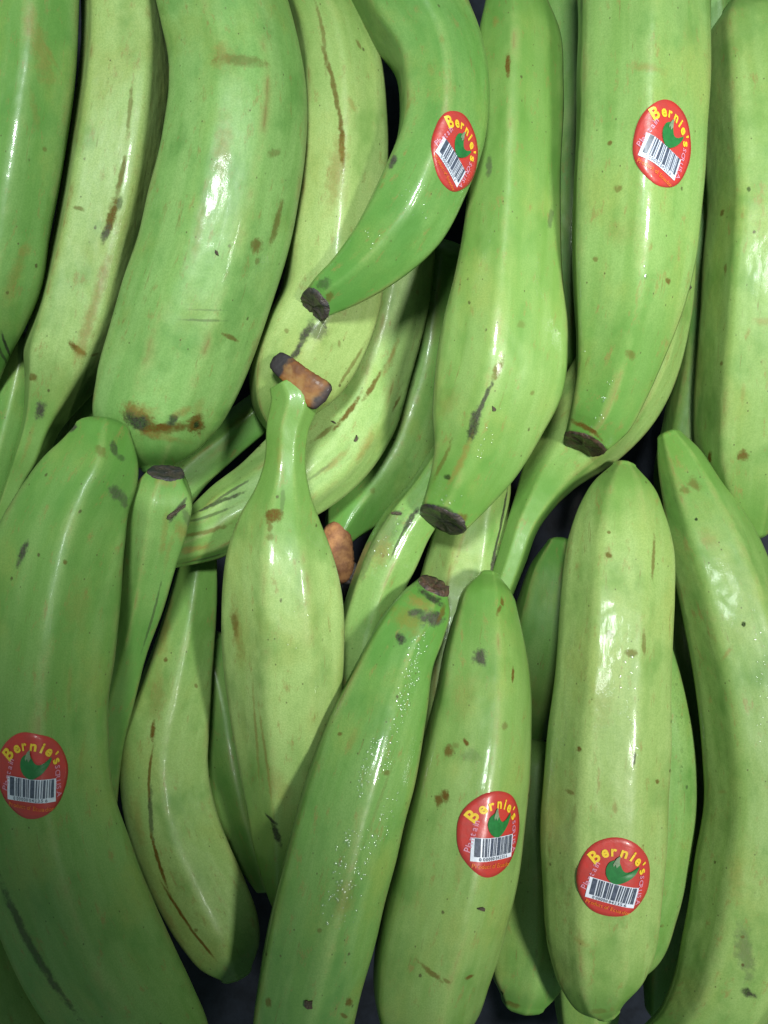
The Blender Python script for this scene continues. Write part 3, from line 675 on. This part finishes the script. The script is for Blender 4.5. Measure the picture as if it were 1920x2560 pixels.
    v2 = [(-13, 36), (-9, 50), (-3, 57), (-2, 47), (1, 38), (-4, 29), (-8, 36), (-11, 30)]
    put('emblem_stalk', v2, [tuple(range(len(v2)))], M_grey, 5.6, st)

# ------------------------------------------------------------------ dried ends
def end_cap(p, root, origin, first, name, mat, length=9, over=.985, jag=.04, seed=0):
    rnd = np.random.default_rng(seed + 5)
    C, T, S, N, r = p['C'], p['T'], p['S'], p['N'], p['r']
    i = 0 if first else NR - 1; tg = -T[i] if first else T[i]
    ring = p['G'][(p['nr'] - NR) // 2 if False else 0] if False else None
    X, Z, _ = section(p['ridges'], p['sharp'] * .45)
    base = r[i] * (X[:, None] * S[i] + Z[:, None] * N[i])
    base = base - p['tilt'].get(0 if first else 1, 0) * r[i] * Z[:, None] * tg
    V, F = [], []
    jg = np.convolve(np.pad(rnd.normal(0, 1, NA), 2, mode='wrap'), [.2, .3, .3, .2], 'same')[2:-2]
    prof = [(over * .99, -length * .9 + 0), (over * 1.02, -length * .25), (over, length * .35), (.90, length * .75), (.72, length * .62), (.42, length * .42), (.12, length * .5)]
    for k, (s, h) in enumerate(prof):
        hh = h + (jg * length * .9 if k == 0 else jg * length * .22)
        ss = s * (1 + (jag * rnd.normal(0, .25, NA) if 2 <= k < 5 else 0))
        V.append(C[i] + base * np.reshape(ss, (-1, 1)) + tg * np.reshape(hh, (-1, 1)))
    V = np.concatenate(V); m = len(prof)
    for k in range(m - 1):
        F += [(k*NA+j, k*NA+(j+1) % NA, (k+1)*NA+(j+1) % NA, (k+1)*NA+j) for j in range(NA)]
    F.append(tuple((m-1)*NA + j for j in range(NA)))
    return mesh_obj(name, V * K - origin, F, mat, root)

def slab(root, origin, a, b, ra, rb, name, mats, flat=.24, ee=.6, pw=9):
    """a rounded cut slab from a to b (traced units, 3-D) with darkened ends"""
    a, b = np.array(a, float), np.array(b, float); d = (b - a); L = np.linalg.norm(d); d /= L
    s = np.cross(d, [0, 0, 1]); s /= np.linalg.norm(s); u = np.cross(s, d)
    V, F, mi = [], [], []; m = 28; q = 30; rnd = np.random.default_rng(2)
    for k in range(q):
        f = k / (q - 1); e = math.sin(math.pi * min(max(f, .0), 1)); prof = (1 - abs(2*f - 1) ** pw) ** (.35 if pw > 5 else .5)
        rad = (ra + (rb - ra) * f) * max(prof, .05) * (1 + .04 * math.sin(9*f))
        bend = u * (8 * math.sin(math.pi * f))
        for j in range(m):
            t = 2*math.pi*j/m; cs, sn = math.cos(t), math.sin(t)
            x_ = math.copysign(abs(cs) ** ee, cs); y_ = math.copysign(abs(sn) ** ee, sn)
            jit = 1 + .022 * rnd.normal()
            V.append(a + d * (L * f) + bend + s * rad * x_ * jit + u * rad * flat * y_ * jit)
    for k in range(q - 1):
        for j in range(m):
            F.append((k*m+j, k*m+(j+1) % m, (k+1)*m+(j+1) % m, (k+1)*m+j))
            mi.append(0)
    F.append(tuple(range(m-1, -1, -1))); F.append(tuple((q-1)*m + j for j in range(m))); mi += [0, 0]
    return mesh_obj(name, np.array(V) * K - origin, F, mats, root)

def slab_material():
    m, nt, bs = new_mat('cut_stem_slab'); b = NB(nt)
    tc = b.n('ShaderNodeAttribute', attribute_name='along').outputs['Fac']
    oc = b.n('ShaderNodeTexCoord').outputs['Object']
    f = b.noise(b.scaled(oc, (1, 1, .4)), 230, 3, .5); f2 = b.noise(oc, 170, 3, .6)
    c = b.mix(b.mapr(f, .3, .7), (.165, .064, .012), (.085, .030, .010))
    c = b.mix(b.mapr(f2, .45, .65, 0, .6), c, (.20, .11, .03))
    w_ = b.math('ADD', tc, b.math('MULTIPLY', b.math('SUBTRACT', f2, .5), .28))
    c = b.mix(b.mapr(w_, .22, .29, 1, 0), c, (.018, .014, .016))
    c = b.mix(b.mapr(w_, .84, .95, 0, .95), c, (.020, .016, .018))
    nt.links.new(c, bs.inputs['Base Color']); bs.inputs['Roughness'].default_value = .62
    bs.inputs['Specular IOR Level'].default_value = .25; bs.inputs['Coat Weight'].default_value = .04; bs.inputs['Coat Roughness'].default_value = .15
    bp = b.n('ShaderNodeBump', ins={0: .6, 1: .0012, 'Height': f}); nt.links.new(bp.outputs[0], bs.inputs['Normal'])
    return m

M_water, nt_, bs_ = new_mat('water_bead'); b_ = NB(nt_)
fr_ = b_.n('ShaderNodeFresnel', ins={0: 1.5}).outputs[0]
mx_ = b_.n('ShaderNodeMixShader', ins={0: b_.math('MULTIPLY', b_.math('ADD', b_.math('MULTIPLY', fr_, 1.2), .13, True), b_.math('SUBTRACT', 1.0, b_.n('ShaderNodeNewGeometry').outputs['Backfacing']))})
nt_.links.new(b_.n('ShaderNodeBsdfTransparent').outputs[0], mx_.inputs[1])
nt_.links.new(b_.n('ShaderNodeBsdfGlossy', ins={'Roughness': .22}).outputs[0], mx_.inputs[2])
nt_.links.new(mx_.outputs[0], nt_.nodes['Material Output'].inputs[0])
DROPS = {'O': [(800,1650,20,70,20,90,3.2), (848,1600,18,90,20,80,2.8), (770,1850,45,70,20,130,3.4), (740,1960,45,50,15,60,3.0), (885,1470,26,60,20,70,3.4), (905,1400,26,40,20,50,3.2), (838,1760,20,60,18,50,2.6)],
         'L': [(1356,1470,18,40,0,14,3.6), (1365,1555,14,20,0,7,3.2), (1362,1418,5,5,0,2,4.5), (1370,1650,10,40,5,8,2.6)],
         'H': [(1393,590,9,16,8,9,3.6), (1290,905,10,40,20,16,3.0), (1312,845,10,30,20,10,2.8), (1262,758,3,3,0,1,3.2)],
         'M': [(1468,1560,14,120,0,80,2.6)],
         'F': [(905,430,50,40,30,26,2.4), (800,520,40,20,40,14,2.4)],
         'G': [(1052,945,16,70,15,26,2.8), (975,1080,26,14,0,12,3.2)],
         'K': [(1645,1480,12,130,0,34,2.4)],
         'X': [(850,1160,30,70,30,36,2.6)],
         'P': [(650,1330,40,90,0,10,2.0)]}
def droplets(p, root, origin, clusters):
    rnd = np.random.default_rng(len(clusters) * 31 + int(p['rank'])); V, F = [], []
    for (x, y, rx, ry, ang, n_, size) in clusters:
        f = patch(p, x, y, ang)
        for _ in range(max(1, int(n_ * .6))):
            a, q = rnd.uniform(0, 2*np.pi), math.sqrt(rnd.uniform(0, 1)); cxy = np.array([rx*q*math.cos(a), ry*q*math.sin(a)])
            r_ = size * .9 * rnd.uniform(.4, 1.3); el = rnd.uniform(.8, 1.5); o0 = len(V); m = 10
            for e in (0, 28, 58):
                er = math.radians(e); ring = [(cxy[0] + r_*math.cos(er)*math.cos(t), cxy[1] + r_*el*math.cos(er)*math.sin(t)) for t in np.linspace(0, 2*np.pi, m, endpoint=False)]
                V += list(f(ring, r_ * .62 * math.sin(er) + .15))
            V += list(f([tuple(cxy)], r_ * .62 + .15))
            for k_ in range(2): F += [(o0+k_*m+j, o0+k_*m+(j+1) % m, o0+(k_+1)*m+(j+1) % m, o0+(k_+1)*m+j) for j in range(m)]
            F += [(o0+2*m+j, o0+2*m+(j+1) % m, o0+3*m) for j in range(m)]
    # outward winding
    V = np.array(V); q0 = F[0]; e1, e2 = V[q0[1]] - V[q0[0]], V[q0[3]] - V[q0[0]]
    if np.cross(e1, e2)[2] < 0: F = [tuple(reversed(q_)) for q_ in F]
    o = mesh_obj('water_droplets', V * K - origin, F, M_water, root); o['kind'] = 'stuff'

GROUP = 'green plantains heaped in the bin'
for k in keys:
    p = P[k]; build(p)
    base = np.array([p['G'][..., 0].mean(), p['G'][..., 1].mean(), p['G'][..., 2].min()]) * K
    root = bpy.data.objects.new('plantain', None); sc.collection.objects.link(root)
    root.location = base; root.empty_display_size = .01
    root['label'] = p['label']; root['category'] = 'plantain'; root['group'] = GROUP
    p['root'] = root; p['base'] = base
    uvm = []
    for (x, y, la, lb, ang, colname, stg) in p['marks']:
        fi, fj, J = locate(p, x, y)
        i = int(np.clip(round(fi), 1, p['nr'] - 2)); jf = fj % NA; j = int(jf) 
        u0 = p['ul'][i, j] + (p['ul'][i, j+1] - p['ul'][i, j]) * (jf - j)
        ii = int(np.clip(math.floor(fi), 0, p['nr'] - 2)); v0 = p['vl'][ii] + (p['vl'][ii+1] - p['vl'][ii]) * (fi - ii)
        dj = p['ul'][i, j+1] - p['ul'][i, j]; di = (p['vl'][i+1] - p['vl'][i-1]) / 2
        d = np.array([math.cos(math.radians(ang)), math.sin(math.radians(ang))])
        g2 = np.linalg.lstsq(J, d, rcond=.05)[0]
        uvm.append((u0, v0, math.atan2(g2[0] * di, g2[1] * dj), la * 1.05, lb * 1.05, colname, stg))
    mat = peel_material(p, uvm)
    nr = p['nr']; V = p['G'].reshape(-1, 3) * K - base
    F = [(i*NA+j, i*NA+(j+1) % NA, (i+1)*NA+(j+1) % NA, (i+1)*NA+j) for i in range(nr-1) for j in range(NA)]
    uvs = [c for i in range(nr-1) for j in range(NA) for c in ((p['ul'][i, j], p['vl'][i]), (p['ul'][i, j+1], p['vl'][i]), (p['ul'][i+1, j+1], p['vl'][i+1]), (p['ul'][i+1, j], p['vl'][i+1]))]
    F.append(tuple(range(NA - 1, -1, -1))); F.append(tuple((nr-1)*NA + j for j in range(NA)))
    uvs += [(p['ul'][0, j], p['vl'][0]) for j in range(NA-1, -1, -1)] + [(p['ul'][nr-1, j], p['vl'][nr-1]) for j in range(NA)]
    o = mesh_obj('peel', V, F, mat, root)
    uvl = o.data.uv_layers.new(name='UVMap'); uvl.data.foreach_set('uv', np.array(uvs, dtype=np.float32).ravel())
    at = o.data.attributes.new('ridge', 'FLOAT', 'POINT'); at.data.foreach_set('value', np.tile(p['prox'], nr).astype(np.float32))
    nh = (nr - NR) // 2; rb = p['r'] / p['r'].max()
    lo_i = sum(1 for v_ in p['vl'] if v_ < -1e-6); bel = np.concatenate([np.full(lo_i, rb[0]), rb, np.full(nr - NR - lo_i, rb[-1])])
    at = o.data.attributes.new('belly', 'FLOAT', 'POINT'); at.data.foreach_set('value', np.repeat(bel, NA).astype(np.float32))
    if p['sticker']: sticker_parts(p, root, base)
    if k in DROPS: droplets(p, root, base, DROPS[k])
    if k == 'F': end_cap(p, root, base, False, 'blossom_tip', M_tip, 12, seed=1)
    if k == 'G': end_cap(p, root, base, False, 'blossom_tip', M_tip, 10, seed=2)
    if k == 'H': end_cap(p, root, base, False, 'blossom_tip', M_tipbrown, 9, seed=3)
    if k == 'O': end_cap(p, root, base, True, 'blossom_tip', M_tipbrown, 16, seed=4)
    if k == 'R': end_cap(p, root, base, True, 'stem_end', M_tip, 6, .985, seed=5)
    if k == 'HH': end_cap(p, root, base, True, 'stem_end', M_char, 9, seed=9)
    if k == 'A': end_cap(p, root, base, False, 'blossom_tip', M_char, 6, seed=8)
    if k == 'P':
        z = float(p['C'][0, 2]) + 26
        a = world(np.array([590., 772.]), np.array(z - 6.)); b_ = world(np.array([704., 866.]), np.array(z + 12.))
        so = slab(root, base, a, b_, 21, 34, 'cut_stem', slab_material())
        al = so.data.attributes.new('along', 'FLOAT', 'POINT'); al.data.foreach_set('value', np.repeat(np.linspace(0, 1, 30), 28).astype(np.float32))
    if k == 'W':
        z = float(p['C'][-1, 2]) + 10
        a = world(np.array([722., 1126.]), np.array(z)); b_ = world(np.array([738., 1262.]), np.array(z))
        so = slab(root, base, a, b_, 40, 38, 'cut_stem', M_cutpale, .6, 1.05, 2.2)
        a = world(np.array([756., 1212.]), np.array(z - 2)); b_ = world(np.array([750., 1262.]), np.array(z - 2))
        slab(so, (0, 0, 0) + base, a, b_, 17, 15, 'dark_end', M_char)

# ------------------------------------------------------------------ dry flakes lying on the peel
def flake(k, x, y, pts, label):
    p = P[k]; f = patch(p, x, y, 0)
    top = f(pts, 4.0); bot = f(np.array(pts) * 1.04, .3)
    m = len(pts); top = top + np.random.default_rng(int(x)).normal(0, .7, top.shape)
    o0 = f([(0, 0)], .3)[0] * K
    V = np.concatenate([top, bot]) * K - o0
    F = [tuple(range(m))] + [tuple(range(2*m-1, m-1, -1))] + [(i, m+i, m+(i+1) % m, (i+1) % m) for i in range(m)]
    o = mesh_obj('dry_flake', V, F, M_flake, None, False, o0)
    o['label'] = label; o['category'] = 'debris'; o['group'] = 'dark dry flakes lying on the plantains'
flake('I', 1487, 612, [(-7,13),(0,6),(3,-3),(8,-9),(3,-13),(-4,-10),(-3,0)], 'dark triangular flake at the right edge of the long upright stickered plantain')
flake('O', 667, 2168, [(-8,6),(-3,7),(0,5),(8,8),(7,-3),(8,-8),(-2,-9),(-8,-4)], 'square dark flake near the bottom of the glistening slanted plantain')
flake('N', 1038, 1963, [(-10,5),(-2,4),(5,2),(10,-2),(8,-7),(1,-4),(-7,1)], 'dark flake below the sticker of the rusty specked plantain')
flake('V', 767, 947, [(-4,-5),(1,1),(2,7),(6,1),(4,-4),(-1,-7)], 'dark forked flake on the lower part of the streaked plantain')
flake('V', 720, 912, [(-5,3),(2,2),(6,-4),(2,-3),(-3,0)], 'tiny dark flake beside the slim neck of the pale middle plantain')
flake('X', 857, 1110, [(-11,3),(0,3),(11,0),(9,-4),(-2,-2),(-8,-1)], 'dark flake on the glossy grey streaked neck')
flake('R', 381, 1104, [(-20,-12),(-14,-14),(0,-2),(18,8),(20,13),(12,11),(-4,2),(-18,-6)], 'long dark flake on the stub with the dark flat rim')
flake('G', 1067, 883, [(-4,6),(1,3),(5,-1),(3,-5),(-3,-4)], 'small dark flake right of the purple scar above the cut tip')
flake('C', 468, 546, [(-3,6),(2,2),(4,-5),(-1,-4),(-4,0)], 'small dark flake in the middle of the very broad plantain')
